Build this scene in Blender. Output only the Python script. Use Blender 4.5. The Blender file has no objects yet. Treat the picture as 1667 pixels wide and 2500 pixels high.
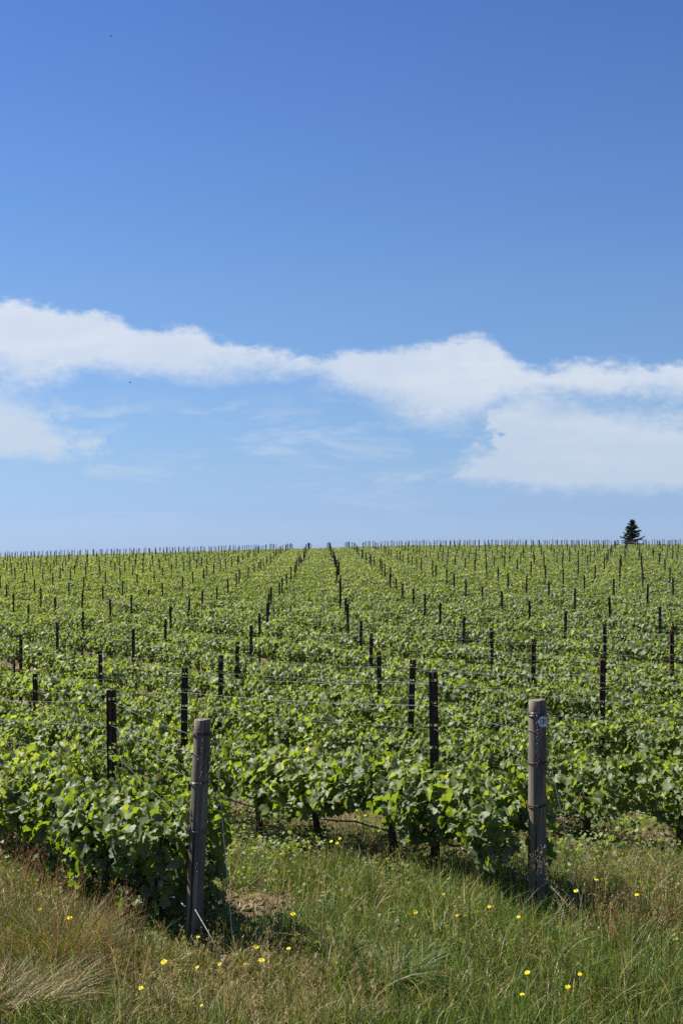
import bpy, math, random
import numpy as np
from math import sin, cos, pi, radians, sqrt

rng = np.random.default_rng(7)
random.seed(7)
SC = bpy.context.scene
COL = SC.collection

# ------------------------------------------------------------------ camera, light
EYE = 2.88            # eye height above the headland, metres
F = 3000.0            # focal length in pixels of the 1667 x 2500 photograph
HX, HY = 833.0, 1355.0

cam_d = bpy.data.cameras.new('camera')
cam = bpy.data.objects.new('camera', cam_d)
COL.objects.link(cam)
cam.location = (0, 0, EYE)
cam.rotation_euler = (radians(90), 0, 0)
cam_d.sensor_fit = 'HORIZONTAL'
cam_d.sensor_width = 36
cam_d.lens = 36 * F / 1667
cam_d.shift_y = 105 / 1667
cam_d.clip_start = 0.1
cam_d.clip_end = 9000
cam_d.dof.use_dof = True
cam_d.dof.focus_distance = 11.0
cam_d.dof.aperture_fstop = 11.0
SC.camera = cam

SUN_EL, SUN_AZ = 52.0, -68.0       # azimuth clockwise from +Y (into the picture): sun high on the left, a little behind the rows
sd = bpy.data.lights.new('sun', 'SUN')
sd.energy = 5.0
sd.angle = radians(0.5)
sd.color = (1.0, 0.955, 0.88)
sun = bpy.data.objects.new('sun', sd)
COL.objects.link(sun)
from mathutils import Vector, Matrix
sv = Vector((sin(radians(SUN_AZ)) * cos(radians(SUN_EL)), cos(radians(SUN_AZ)) * cos(radians(SUN_EL)), sin(radians(SUN_EL))))
sun.rotation_euler = (-sv).to_track_quat('-Z', 'Y').to_euler()
sun.location = (-30, 20, 60)

SC.view_settings.view_transform = 'Standard'
SC.view_settings.look = 'None'
SC.view_settings.exposure = 1.25
SC.view_settings.gamma = 1.0
SC.render.engine = 'CYCLES'
SC.cycles.max_bounces = 6
SC.cycles.diffuse_bounces = 3
SC.cycles.glossy_bounces = 2
SC.cycles.transmission_bounces = 4
SC.cycles.caustics_reflective = False
SC.cycles.caustics_refractive = False
SC.cycles.use_denoising = False
SC.cycles.sample_clamp_indirect = 4.0

WSTR = 0.0463
EXP2 = 2 ** 1.25 * WSTR       # what one unit of sky colour shows as after exposure
w = bpy.data.worlds.new('World')
SC.world = w
w.use_nodes = True
NT = w.node_tree
NT.nodes.clear()


SKYGRADE = [(0.014, (.52, .735, 1.15)), (0.25, (.59, .80, 1.17)), (0.43, (.635, .838, 1.13)), (0.5, (.67, .85, 1.10)), (0.72, (.64, .80, 1.08)), (0.82, (.60, .75, 1.10)), (0.893, (.54, .717, 1.26)), (0.943, (.547, .78, 1.50)), (1.0, (.56, .84, 1.7))]      # clears the yellow out of the low sky, as in the clean air of the photograph


class NB:
    """small helper for writing node maths"""
    def __init__(s, nt): s.nt = nt
    def n(s, t, **k):
        x = s.nt.nodes.new(t)
        for a, b in k.items(): setattr(x, a, b)
        return x
    def put(s, sock, v):
        if isinstance(v, (int, float)): sock.default_value = v
        elif isinstance(v, tuple): sock.default_value = v if len(v) == len(sock.default_value) else (*v, 1)
        else: s.nt.links.new(v, sock)
    def m(s, op, a, b=0.0, c=None, clamp=False):
        x = s.n('ShaderNodeMath', operation=op, use_clamp=clamp)
        s.put(x.inputs[0], a); s.put(x.inputs[1], b)
        if c is not None: s.put(x.inputs[2], c)
        return x.outputs[0]
    def step(s, v, a, b):
        x = s.n('ShaderNodeMapRange', interpolation_type='SMOOTHSTEP')
        s.put(x.inputs['Value'], v); s.put(x.inputs['From Min'], a); s.put(x.inputs['From Max'], b)
        return x.outputs[0]
    def mix(s, f, a, b, mode='MIX'):
        x = s.n('ShaderNodeMix', data_type='RGBA', blend_type=mode)
        s.put(x.inputs[0], f); s.put(x.inputs[6], a); s.put(x.inputs[7], b)
        return x.outputs[2]
    def noise(s, vec, scale, detail=5.0, rough=0.55, dist=0.0, col=False):
        x = s.n('ShaderNodeTexNoise')
        if vec is not None: s.put(x.inputs['Vector'], vec)
        s.put(x.inputs['Scale'], scale); s.put(x.inputs['Detail'], detail)
        s.put(x.inputs['Roughness'], rough); s.put(x.inputs['Distortion'], dist)
        return x.outputs['Color' if col else 'Fac']
    def xyz(s, x_, y_, z_=0.0):
        x = s.n('ShaderNodeCombineXYZ'); s.put(x.inputs[0], x_); s.put(x.inputs[1], y_); s.put(x.inputs[2], z_)
        return x.outputs[0]
    def curve(s, v, pts, lo, hi):
        """piecewise curve through pts (0..1 both ways after scaling x by 1/hi)"""
        x = s.n('ShaderNodeFloatCurve')
        c = x.mapping.curves[0]
        P = [(p[0] / 1667.0 * 0.8 + 0.1, (p[1] - lo) / (hi - lo)) for p in pts]
        c.points[0].location = P[0]; c.points[1].location = P[-1]
        for p in P[1:-1]: c.points.new(*p)
        x.mapping.update()
        s.put(x.inputs['Value'], v)
        return s.m('MULTIPLY_ADD', x.outputs[0], hi - lo, lo)


b = NB(NT)
out = b.n('ShaderNodeOutputWorld'); bg = b.n('ShaderNodeBackground')
sky = b.n('ShaderNodeTexSky', sky_type='NISHITA')
sky.sun_disc = False
sky.sun_elevation = radians(SUN_EL)
sky.sun_rotation = radians(SUN_AZ)
sky.altitude = 120
sky.air_density = 1.0
sky.dust_density = 0.35
sky.ozone_density = 2.0
tc = b.n('ShaderNodeTexCoord')
sep = b.n('ShaderNodeSeparateXYZ'); b.put(sep.inputs[0], tc.outputs['Generated'])
dx, dy, dz = sep.outputs
dyc = b.m('MAXIMUM', dy, 0.05)
U = b.m('MULTIPLY_ADD', b.m('DIVIDE', dx, dyc), F, HX)          # bearing to the right of north, in thousandths of the field
V = b.m('MULTIPLY_ADD', b.m('DIVIDE', dz, dyc), -F, HY)         # height in the sky
vec = b.xyz(b.m('MULTIPLY', U, 0.001), b.m('MULTIPLY', V, 0.0017), 3.1)
n1 = b.m('SUBTRACT', b.noise(vec, 7.0, 9.0, 0.62), 0.5)
n2 = b.m('SUBTRACT', b.noise(vec, 2.6, 9.0, 0.60, 0.3), 0.5)
n3 = b.noise(b.xyz(b.m('MULTIPLY', U, 0.001), b.m('MULTIPLY', V, 0.004), 8.7), 3.6, 8.0, 0.62, 0.4)
n4 = b.m('SUBTRACT', b.noise(vec, 24.0, 7.0, 0.66), 0.5)
Uw = b.m('ADD', U, b.m('ADD', b.m('MULTIPLY', b.m('SUBTRACT', b.noise(vec, 5.5, 8.0, 0.62), 0.5), 460), b.m('MULTIPLY', n4, 90)))
Un = b.m('MULTIPLY_ADD', U, 0.8 / 1667.0, 0.1)
Unw = b.m('MULTIPLY_ADD', Uw, 0.8 / 1667.0, 0.1)
top_pts = [(0, 737), (60, 733), (110, 745), (170, 762), (230, 768), (290, 778), (350, 796), (400, 795), (445, 787), (490, 797), (530, 822), (580, 838),
           (650, 846), (720, 856), (785, 868), (830, 862), (900, 850), (1000, 843), (1080, 833), (1130, 826), (1185, 825), (1225, 850), (1270, 876), (1340, 886), (1450, 885), (1580, 884), (1667, 878)]
bot_pts = [(0, 935), (120, 930), (220, 922), (320, 935), (420, 925), (520, 932), (620, 935), (720, 945), (800, 950), (860, 955), (920, 975), (1000, 1003), (1080, 1022),
           (1160, 1016), (1230, 1008), (1330, 990), (1500, 985), (1667, 1000)]
T1 = b.curve(Un, top_pts, 600, 1300); B1 = b.curve(Un, bot_pts, 600, 1300)
dT = b.m('ADD', b.m('SUBTRACT', V, T1), b.m('ADD', b.m('MULTIPLY', n1, 105), b.m('MULTIPLY', n4, 60)))
dB = b.m('ADD', b.m('SUBTRACT', B1, V), b.m('ADD', b.m('MULTIPLY', n2, 250), b.m('MULTIPLY', n4, 80)))
c1 = b.m('MULTIPLY', b.step(dT, -12, 26), b.step(dB, -34, 70))
rt = [(0, 1290), (1040, 1290), (1085, 1175), (1130, 1130), (1175, 1075), (1205, 990), (1300, 962), (1400, 962), (1520, 966), (1667, 950)]
rb = [(0, 1100), (1040, 1150), (1085, 1172), (1180, 1184), (1280, 1200), (1400, 1209), (1540, 1208), (1667, 1200)]
dT2 = b.m('ADD', b.m('SUBTRACT', V, b.curve(Unw, rt, 600, 1300)), b.m('ADD', b.m('MULTIPLY', n2, 360), b.m('MULTIPLY', n4, 70)))
dB2 = b.m('ADD', b.m('SUBTRACT', b.curve(Unw, rb, 600, 1300), V), b.m('ADD', b.m('MULTIPLY', n1, 90), b.m('MULTIPLY', n4, 30)))
c2 = b.m('MULTIPLY', b.m('MULTIPLY', b.step(dT2, -40, 80), b.step(dB2, -12, 36)), 0.90)
lt = [(0, 940), (60, 950), (125, 972), (165, 1015), (210, 1072), (250, 1200), (300, 1290), (1667, 1290)]
lb = [(0, 1118), (60, 1122), (120, 1115), (180, 1104), (240, 1090), (290, 1000), (1667, 1000)]
dT3 = b.m('ADD', b.m('SUBTRACT', V, b.curve(Unw, lt, 600, 1300)), b.m('ADD', b.m('MULTIPLY', n2, 300), b.m('MULTIPLY', n4, 60)))
dB3 = b.m('ADD', b.m('SUBTRACT', b.curve(Unw, lb, 600, 1300), V), b.m('MULTIPLY', n1, 110))
c3 = b.m('MULTIPLY', b.m('MULTIPLY', b.step(dT3, -40, 80), b.step(dB3, -12, 34)), 0.92)
band = b.m('MULTIPLY', b.step(V, 930, 1040), b.m('SUBTRACT', 1.0, b.step(V, 1120, 1330)))
wisp = b.m('MULTIPLY', b.m('MULTIPLY', b.step(n3, 0.47, 0.72), band), 0.62)
inner = b.m('MULTIPLY_ADD', b.step(b.m('ADD', n3, b.m('MULTIPLY', n1, 0.5)), 0.34, 0.60), -0.13, 1.03)
dens = b.m('MAXIMUM', b.m('MULTIPLY', b.m('SUBTRACT', 1.0, b.m('MULTIPLY', b.m('MULTIPLY', b.m('SUBTRACT', 1.0, c1), b.m('SUBTRACT', 1.0, c2)), b.m('SUBTRACT', 1.0, c3))), inner), wisp)
front = b.m('MULTIPLY', b.step(dy, 0.10, 0.35), b.step(dz, -0.01, 0.005))
dens = b.m('MULTIPLY', dens, front)
ccol = b.mix(b.step(V, 760, 1200), (0.715 / EXP2, 0.780 / EXP2, 0.880 / EXP2), (0.590 / EXP2, 0.685 / EXP2, 0.800 / EXP2))
ccol = b.mix(b.m('MULTIPLY', b.step(n2, -0.10, 0.16), 0.18), ccol, (0.500 / EXP2, 0.600 / EXP2, 0.800 / EXP2))
rp = b.n('ShaderNodeValToRGB'); el = rp.color_ramp.elements
GR = SKYGRADE
el[0].position, el[0].color = GR[0][0], (*[v / 2 for v in GR[0][1]], 1)
el[1].position, el[1].color = GR[-1][0], (*[v / 2 for v in GR[-1][1]], 1)
for p_, c_ in GR[1:-1]:
    e_ = el.new(p_); e_.color = (*[v / 2 for v in c_], 1)
b.put(rp.inputs[0], b.m('DIVIDE', V, 1400.0, clamp=True))
skyc = b.mix(1.0, sky.outputs[0], rp.outputs[0], 'MULTIPLY')
skyc = b.mix(1.0, skyc, (2.0, 2.0, 2.0), 'MULTIPLY')
fin = b.mix(b.m('MULTIPLY', dens, 0.97), skyc, ccol)
b.put(bg.inputs[0], fin)
bg.inputs[1].default_value = WSTR
NT.links.new(bg.outputs[0], out.inputs[0])


# ------------------------------------------------------------------ helpers
def tag(o, label=None, cat=None, group=None, kind=None):
    if label: o['label'] = label
    if cat: o['category'] = cat
    if group: o['group'] = group
    if kind: o['kind'] = kind
    return o


def empty(name, loc=(0, 0, 0), rz=0.0):
    o = bpy.data.objects.new(name, None)
    o.empty_display_size = 0.2
    COL.objects.link(o)
    o.location = loc
    o.rotation_euler = (0, 0, rz)
    return o


def build_mesh(name, V_, tris=None, quads=None, mats=(), tri_m=None, quad_m=None, attrs=None, smooth=False):
    me = bpy.data.meshes.new(name)
    V_ = np.asarray(V_, dtype=np.float32)
    tris = np.zeros((0, 3), np.int32) if tris is None else np.asarray(tris, np.int32).reshape(-1, 3)
    quads = np.zeros((0, 4), np.int32) if quads is None else np.asarray(quads, np.int32).reshape(-1, 4)
    me.vertices.add(len(V_)); me.vertices.foreach_set('co', V_.ravel())
    nl = tris.size + quads.size
    me.loops.add(nl)
    me.loops.foreach_set('vertex_index', np.concatenate([tris.ravel(), quads.ravel()]).astype(np.int32))
    npol = len(tris) + len(quads)
    me.polygons.add(npol)
    st = np.concatenate([np.arange(len(tris)) * 3, tris.size + np.arange(len(quads)) * 4]).astype(np.int32)
    me.polygons.foreach_set('loop_start', st)
    for m_ in mats: me.materials.append(m_)
    if tri_m is not None or quad_m is not None:
        a_ = np.zeros(len(tris), np.int32) if tri_m is None else np.asarray(tri_m, np.int32)
        b_ = np.zeros(len(quads), np.int32) if quad_m is None else np.asarray(quad_m, np.int32)
        me.polygons.foreach_set('material_index', np.concatenate([a_, b_]))
    me.polygons.foreach_set('use_smooth', np.full(npol, smooth is not None, bool))
    for k, v in (attrs or {}).items():
        v = np.asarray(v, np.float32)
        if v.ndim == 1:
            a = me.attributes.new(k, 'FLOAT', 'POINT'); a.data.foreach_set('value', v)
        else:
            a = me.attributes.new(k, 'FLOAT_COLOR', 'POINT')
            if v.shape[1] == 3: v = np.hstack([v, np.ones((len(v), 1), np.float32)])
            a.data.foreach_set('color', v.ravel())
    me.update(calc_edges=True)
    return me


def link(name, me, parent=None, loc=(0, 0, 0)):
    o = bpy.data.objects.new(name, me)
    COL.objects.link(o)
    o.location = loc
    if parent is not None: o.parent = parent
    return o


class MB:
    """collects primitives into one mesh"""
    def __init__(s): s.v = []; s.t = []; s.q = []; s.tm = []; s.qm = []; s.n = 0; s.tone = []
    def add(s, v, t=None, q=None, mi=0, tone=0.5):
        v = np.asarray(v, np.float64)
        if t is not None and len(t):
            t = np.asarray(t); s.t.append(t + s.n); s.tm.append(np.full(len(t), mi))
        if q is not None and len(q):
            q = np.asarray(q); s.q.append(q + s.n); s.qm.append(np.full(len(q), mi))
        s.v.append(v); s.tone.append(np.broadcast_to(np.asarray(tone, float), (len(v),))); s.n += len(v)
    def tube(s, pts, rad, sides=6, mi=0, cap=True, tone=0.5):
        pts = np.asarray(pts, float); k = len(pts)
        rad = np.broadcast_to(np.asarray(rad, float), (k,))
        d = np.gradient(pts, axis=0); d /= np.linalg.norm(d, axis=1)[:, None] + 1e-12
        up = np.array([0, 0, 1.0]) if abs(d[0][2]) < 0.9 else np.array([1.0, 0, 0])
        V_ = []
        a = np.cross(up, d[0]); a /= np.linalg.norm(a)
        for i in range(k):
            a = a - d[i] * a.dot(d[i]); a /= np.linalg.norm(a) + 1e-12
            c = np.cross(d[i], a)
            th = np.arange(sides) / sides * 2 * pi
            V_.append(pts[i] + rad[i] * (np.cos(th)[:, None] * a + np.sin(th)[:, None] * c))
        V_ = np.concatenate(V_)
        Q = [[i * sides + j, i * sides + (j + 1) % sides, (i + 1) * sides + (j + 1) % sides, (i + 1) * sides + j] for i in range(k - 1) for j in range(sides)]
        Tt = []
        if cap:
            V_ = np.vstack([V_, pts[0], pts[-1]])
            for j in range(sides):
                Tt.append([(j + 1) % sides, j, k * sides])
                Tt.append([(k - 1) * sides + j, (k - 1) * sides + (j + 1) % sides, k * sides + 1])
        s.add(V_, Tt, Q, mi, tone)
    def box(s, c, h, mi=0, R=None):
        c = np.asarray(c, float); h = np.asarray(h, float)
        S_ = np.array([[-1, -1, -1], [1, -1, -1], [1, 1, -1], [-1, 1, -1], [-1, -1, 1], [1, -1, 1], [1, 1, 1], [-1, 1, 1]]) * h
        if R is not None: S_ = S_ @ np.asarray(R).T
        s.add(S_ + c, None, [[0, 3, 2, 1], [4, 5, 6, 7], [0, 1, 5, 4], [1, 2, 6, 5], [2, 3, 7, 6], [3, 0, 4, 7]], mi)
    def ring(s, c, R_, r, n=20, m=6, tilt=(0, 0), mi=0, stretch=1.0):
        th = np.linspace(0, 2 * pi, n, endpoint=False)
        pts = np.stack([R_ * np.cos(th), R_ * np.sin(th) * stretch, R_ * (tilt[0] * np.cos(th) + tilt[1] * np.sin(th))], 1) + np.asarray(c)
        V_ = []
        for i in range(n):
            o = pts[i] - np.asarray(c); o[2] = 0; o /= np.linalg.norm(o)
            ph = np.arange(m) / m * 2 * pi
            V_.append(pts[i] + r * (np.cos(ph)[:, None] * o + np.sin(ph)[:, None] * np.array([0, 0, 1.0])))
        Q = [[i * m + j, i * m + (j + 1) % m, ((i + 1) % n) * m + (j + 1) % m, ((i + 1) % n) * m + j] for i in range(n) for j in range(m)]
        s.add(np.concatenate(V_), None, Q, mi)
    def mesh(s, name, mats, smooth=False, tone=False):
        c = lambda L, k: np.concatenate(L) if L else np.zeros((0, k), int)
        return build_mesh(name, np.concatenate(s.v), c(s.t, 3), c(s.q, 4), mats,
                          np.concatenate(s.tm) if s.tm else None, np.concatenate(s.qm) if s.qm else None,
                          {'tone': np.concatenate(s.tone)} if tone else None, smooth)
    def obj(s, name, mats, parent=None, smooth=False, tone=False):
        return link(name, s.mesh(name, mats if isinstance(mats, (list, tuple)) else [mats], smooth, tone), parent)


# terrain -----------------------------------------------------------
_D = np.array([-60, 0, 6, 9, 10.5, 11.5, 12.6, 13.7, 15.75, 21.5, 26, 31.5, 37, 44, 52, 58, 63, 71, 84, 98, 108, 123, 140, 168, 189, 205, 240, 300, 500, 1500, 6000.])
_H = np.array([0, 0, 0, 0, -.01, -.05, -.22, -.38, -.47, -.66, -.72, -.70, -.52, -.34, -.20, -.06, .08, .38, .76, 1.05, 1.28, 1.70, 2.2, 2.78, 3.0, 3.0, 2.4, 0, -12, -42, -190.])
_g = np.arange(-60, 320, 0.5)
_hh = np.interp(_g, _D, _H)
_k = np.exp(-0.5 * (np.arange(-8, 9) / 2.0) ** 2); _k /= _k.sum()
_hs = np.convolve(np.pad(_hh, 8, mode='edge'), _k, mode='valid')


def ground(x, y):
    x = np.asarray(x, float); y = np.asarray(y, float)
    h = np.where(y < 300, np.interp(y, _g, _hs), np.interp(y, _D, _H))
    far = np.clip((y - 12) / 12, 0, 1)
    lat = np.where(x < 0, 0.028 * x, 0.42 * (1 - np.exp(-np.maximum(x, 0) / 9)))
    h = h + lat * far
    h = h + 0.025 * np.sin(x * 1.9 + 1) * np.sin(y * 1.3) + 0.015 * np.sin(x * 4.1 + y * 3.3)
    return h


def at(px, Z): return (px - HX) / F * Z
def zat(py, Z): return EYE - (py - HY) * Z / F
def pxof(x, Z): return HX + F * x / Z


# ------------------------------------------------------------------ materials
def mat(name):
    m_ = bpy.data.materials.new(name); m_.use_nodes = True
    m_.node_tree.nodes.clear()
    nb = NB(m_.node_tree)
    o = nb.n('ShaderNodeOutputMaterial')
    return m_, nb, o


def princ(nb, col, rough=0.6, metal=0.0, spec=0.5, normal=None):
    p = nb.n('ShaderNodeBsdfPrincipled')
    nb.put(p.inputs['Base Color'], col); nb.put(p.inputs['Roughness'], rough)
    nb.put(p.inputs['Metallic'], metal); nb.put(p.inputs['Specular IOR Level'], spec)
    if normal is not None: nb.put(p.inputs['Normal'], normal)
    return p


def ramp(nb, v, stops):
    r = nb.n('ShaderNodeValToRGB')
    e = r.color_ramp.elements
    e[0].position, e[0].color = stops[0][0], (*stops[0][1], 1)
    e[1].position, e[1].color = stops[-1][0], (*stops[-1][1], 1)
    for p, c in stops[1:-1]:
        x = e.new(p); x.color = (*c, 1)
    nb.put(r.inputs[0], v)
    return r.outputs[0]


def attr(nb, name, col=False):
    a = nb.n('ShaderNodeAttribute'); a.attribute_name = name
    return a.outputs['Color' if col else 'Fac']


def leaf_material(name, cols, tcols, rough=0.38, spec=0.5, trans=0.42):
    m_, nb, o = mat(name)
    t = attr(nb, 'tone')
    oi = nb.n('ShaderNodeObjectInfo')
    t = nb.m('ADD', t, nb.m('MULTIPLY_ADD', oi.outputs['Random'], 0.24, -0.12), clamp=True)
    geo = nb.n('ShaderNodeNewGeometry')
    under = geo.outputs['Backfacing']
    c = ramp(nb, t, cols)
    n_ = nb.noise(None, 60.0, 3.0)
    tcn = nb.n('ShaderNodeTexCoord'); nzn = nb.noise(tcn.outputs['Object'], 55.0, 3.0)
    c = nb.mix(nb.m('MULTIPLY', nb.step(nzn, 0.45, 0.75), 0.30), c, nb.mix(0.6, c, (0.16, 0.22, 0.08)))
    c = nb.mix(nb.m('MULTIPLY', under, 0.45), c, (0.16, 0.22, 0.12))       # the paler, felted underside of a leaf
    bump = nb.n('ShaderNodeBump'); nb.put(bump.inputs['Height'], nzn); bump.inputs['Strength'].default_value = 0.35; bump.inputs['Distance'].default_value = 0.01
    p = princ(nb, c, rough, 0.0, spec, bump.outputs[0])
    tr = nb.n('ShaderNodeBsdfTranslucent'); nb.put(tr.inputs[0], ramp(nb, t, tcols))
    mx = nb.n('ShaderNodeMixShader'); mx.inputs[0].default_value = trans
    nb.nt.links.new(p.outputs[0], mx.inputs[1]); nb.nt.links.new(tr.outputs[0], mx.inputs[2])
    nb.nt.links.new(mx.outputs[0], o.inputs[0])
    return m_


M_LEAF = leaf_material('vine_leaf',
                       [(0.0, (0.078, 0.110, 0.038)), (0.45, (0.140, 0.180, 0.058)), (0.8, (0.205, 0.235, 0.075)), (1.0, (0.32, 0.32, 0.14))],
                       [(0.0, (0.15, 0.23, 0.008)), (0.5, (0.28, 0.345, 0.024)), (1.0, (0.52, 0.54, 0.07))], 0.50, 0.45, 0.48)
M_NEEDLE = leaf_material('fir_needles', [(0, (0.012, 0.026, 0.022)), (1, (0.040, 0.062, 0.045))], [(0, (0.008, 0.015, 0.01)), (1, (0.02, 0.035, 0.015))], 0.75, 0.2, 0.08)


def grass_material(name, trans=0.35, rough=0.5):
    m_, nb, o = mat(name)
    c = nb.mix(1.0, attr(nb, 'col', True), (0.74, 0.83, 0.62), 'MULTIPLY')
    p = princ(nb, c, rough, 0, 0.4)
    tr = nb.n('ShaderNodeBsdfTranslucent'); nb.put(tr.inputs[0], nb.mix(1.0, c, (1.5, 1.5, 1.1), 'MULTIPLY'))
    mx = nb.n('ShaderNodeMixShader'); mx.inputs[0].default_value = trans
    nb.nt.links.new(p.outputs[0], mx.inputs[1]); nb.nt.links.new(tr.outputs[0], mx.inputs[2])
    nb.nt.links.new(mx.outputs[0], o.inputs[0])
    return m_


M_GRASS = grass_material('grass_blades')
M_DRY = grass_material('dry_stalks', 0.25, 0.55)


def simple(name, col, rough=0.6, metal=0.0, spec=0.5, var=None, scale=30.0):
    m_, nb, o = mat(name)
    tcn = nb.n('ShaderNodeTexCoord')
    c = col
    bn = None
    if var is not None:
        nz = nb.noise(tcn.outputs['Object'], scale, 6.0, 0.65)
        c = nb.mix(nb.step(nz, 0.38, 0.66), col, var)
        bp = nb.n('ShaderNodeBump'); nb.put(bp.inputs['Height'], nz); bp.inputs['Strength'].default_value = 0.4; bp.inputs['Distance'].default_value = 0.005
        bn = bp.outputs[0]
    p = princ(nb, c, rough, metal, spec, bn)
    nb.nt.links.new(p.outputs[0], o.inputs[0])
    return m_


M_RUST = simple('rusty_steel', (0.032, 0.018, 0.013), 0.6, 0.0, 0.4, (0.105, 0.043, 0.027), 22.0)
M_WIRE = simple('galvanised_wire', (0.15, 0.155, 0.165), 0.6, 0.3, 0.4)
M_CHAIN = simple('dull_chain', (0.16, 0.16, 0.17), 0.35, 0.8, 0.5, (0.10, 0.06, 0.045), 60.0)
M_RUSTWIRE = simple('rusty_wire', (0.09, 0.045, 0.03), 0.6, 0.4, 0.4, (0.05, 0.04, 0.04), 50.0)
M_HOSE = simple('drip_hose', (0.028, 0.028, 0.032), 0.42, 0.0, 0.5, (0.05, 0.05, 0.055), 12.0)
M_BARK = simple('vine_bark', (0.026, 0.019, 0.015), 0.85, 0, 0.3, (0.075, 0.055, 0.042), 38.0)
M_CANE = simple('green_cane', (0.07, 0.06, 0.022), 0.5, 0, 0.4, (0.10, 0.045, 0.025), 20.0)
M_TAG = simple('tag_plate', (0.66, 0.70, 0.70), 0.4, 0.0, 0.5, (0.52, 0.56, 0.58), 60.0)
M_BLACK = simple('tag_ink', (0.02, 0.02, 0.022), 0.6)
M_PETAL = simple('yellow_petal', (0.80, 0.62, 0.01), 0.6, 0, 0.3)
M_PETALC = simple('flower_centre', (0.62, 0.38, 0.01), 0.7, 0, 0.3)
M_STEM = simple('flower_stem', (0.07, 0.10, 0.03), 0.6)
M_ANCHOR = simple('anchor_plate', (0.13, 0.13, 0.125), 0.8, 0.0, 0.3, (0.22, 0.21, 0.20), 30.0)
M_INSECT = simple('insect_body', (0.02, 0.018, 0.016), 0.5)
M_FIRBARK = simple('fir_bark', (0.05, 0.038, 0.03), 0.9)

# weathered round timber
M_WOOD, nb, o = mat('weathered_timber')
tcn = nb.n('ShaderNodeTexCoord')
mp = nb.n('ShaderNodeMapping'); nb.put(mp.inputs[0], tcn.outputs['Object']); mp.inputs['Scale'].default_value = (60, 60, 2.2)
g1 = nb.noise(mp.outputs[0], 1.0, 7.0, 0.65, 0.4)
mp2 = nb.n('ShaderNodeMapping'); nb.put(mp2.inputs[0], tcn.outputs['Object']); mp2.inputs['Scale'].default_value = (34, 34, 0.8)
g2 = nb.noise(mp2.outputs[0], 1.0, 3.0, 0.5, 0.2)
g3 = nb.noise(tcn.outputs['Object'], 5.0, 4.0)
wc = ramp(nb, g1, [(0.25, (0.022, 0.018, 0.015)), (0.45, (0.100, 0.078, 0.056)), (0.68, (0.26, 0.215, 0.16))])
wc = nb.mix(nb.m('MULTIPLY', nb.step(g3, 0.45, 0.7), 0.5), wc, (0.15, 0.145, 0.115))
crack = nb.step(g2, 0.40, 0.345)
wc = nb.mix(crack, wc, (0.02, 0.015, 0.012))
bp = nb.n('ShaderNodeBump'); nb.put(bp.inputs['Height'], nb.m('SUBTRACT', g1, nb.m('MULTIPLY', crack, 0.9))); bp.inputs['Strength'].default_value = 0.8; bp.inputs['Distance'].default_value = 0.008
pp = princ(nb, wc, 0.85, 0, 0.25, bp.outputs[0])
nb.nt.links.new(pp.outputs[0], o.inputs[0])

# ground: red-brown soil, straw litter and a thin green cover
M_GROUND, nb, o = mat('vineyard_soil')
geo = nb.n('ShaderNodeNewGeometry')
pos = geo.outputs['Position']
a1 = nb.noise(pos, 0.9, 8.0, 0.65)
a2 = nb.noise(pos, 9.0, 8.0, 0.7)
a3 = nb.noise(pos, 40.0, 5.0, 0.7)
soil = nb.mix(nb.step(a2, 0.35, 0.65), (0.070, 0.042, 0.028), (0.150, 0.092, 0.060))
straw = nb.mix(nb.step(a3, 0.4, 0.65), (0.16, 0.12, 0.065), (0.30, 0.24, 0.13))
grn = nb.mix(nb.step(a3, 0.35, 0.65), (0.035, 0.055, 0.016), (0.085, 0.12, 0.035))
c = nb.mix(nb.step(nb.m('ADD', a1, nb.m('MULTIPLY', a2, 0.5)), 0.70, 0.92), soil, straw)
c = nb.mix(nb.step(nb.m('ADD', a1, nb.m('MULTIPLY', a3, 0.5)), 0.78, 0.66), c, grn)
bp = nb.n('ShaderNodeBump'); nb.put(bp.inputs['Height'], nb.m('ADD', a2, nb.m('MULTIPLY', a3, 0.5))); bp.inputs['Strength'].default_value = 1.0; bp.inputs['Distance'].default_value = 0.06
pp = princ(nb, c, 0.95, 0, 0.15, bp.outputs[0])
nb.nt.links.new(pp.outputs[0], o.inputs[0])

# ------------------------------------------------------------------ ground sheet
ys = np.concatenate([np.arange(-40, 5, 3.0), np.arange(5, 18, 0.16), np.arange(18, 60, 1.0), np.arange(60, 320, 4.0), np.geomspace(322, 6000, 26)])
t = np.linspace(-1, 1, 181)
XX, YY = [], []
for y in ys:
    half = max(60, abs(y) * 1.2 + 30)
    XX.append(np.sign(t) * np.abs(t) ** 2.2 * half); YY.append(np.full(len(t), y))
XX = np.array(XX); YY = np.array(YY); ZZ = ground(XX, YY)
n_r, n_c = XX.shape
idx = np.arange(n_r * n_c).reshape(n_r, n_c)
Q = np.stack([idx[:-1, :-1], idx[:-1, 1:], idx[1:, 1:], idx[1:, :-1]], -1).reshape(-1, 4)
gnd = link('ground', build_mesh('ground', np.stack([XX, YY, ZZ], -1).reshape(-1, 3), None, Q, [M_GROUND], smooth=True))
tag(gnd, kind='structure')


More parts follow.
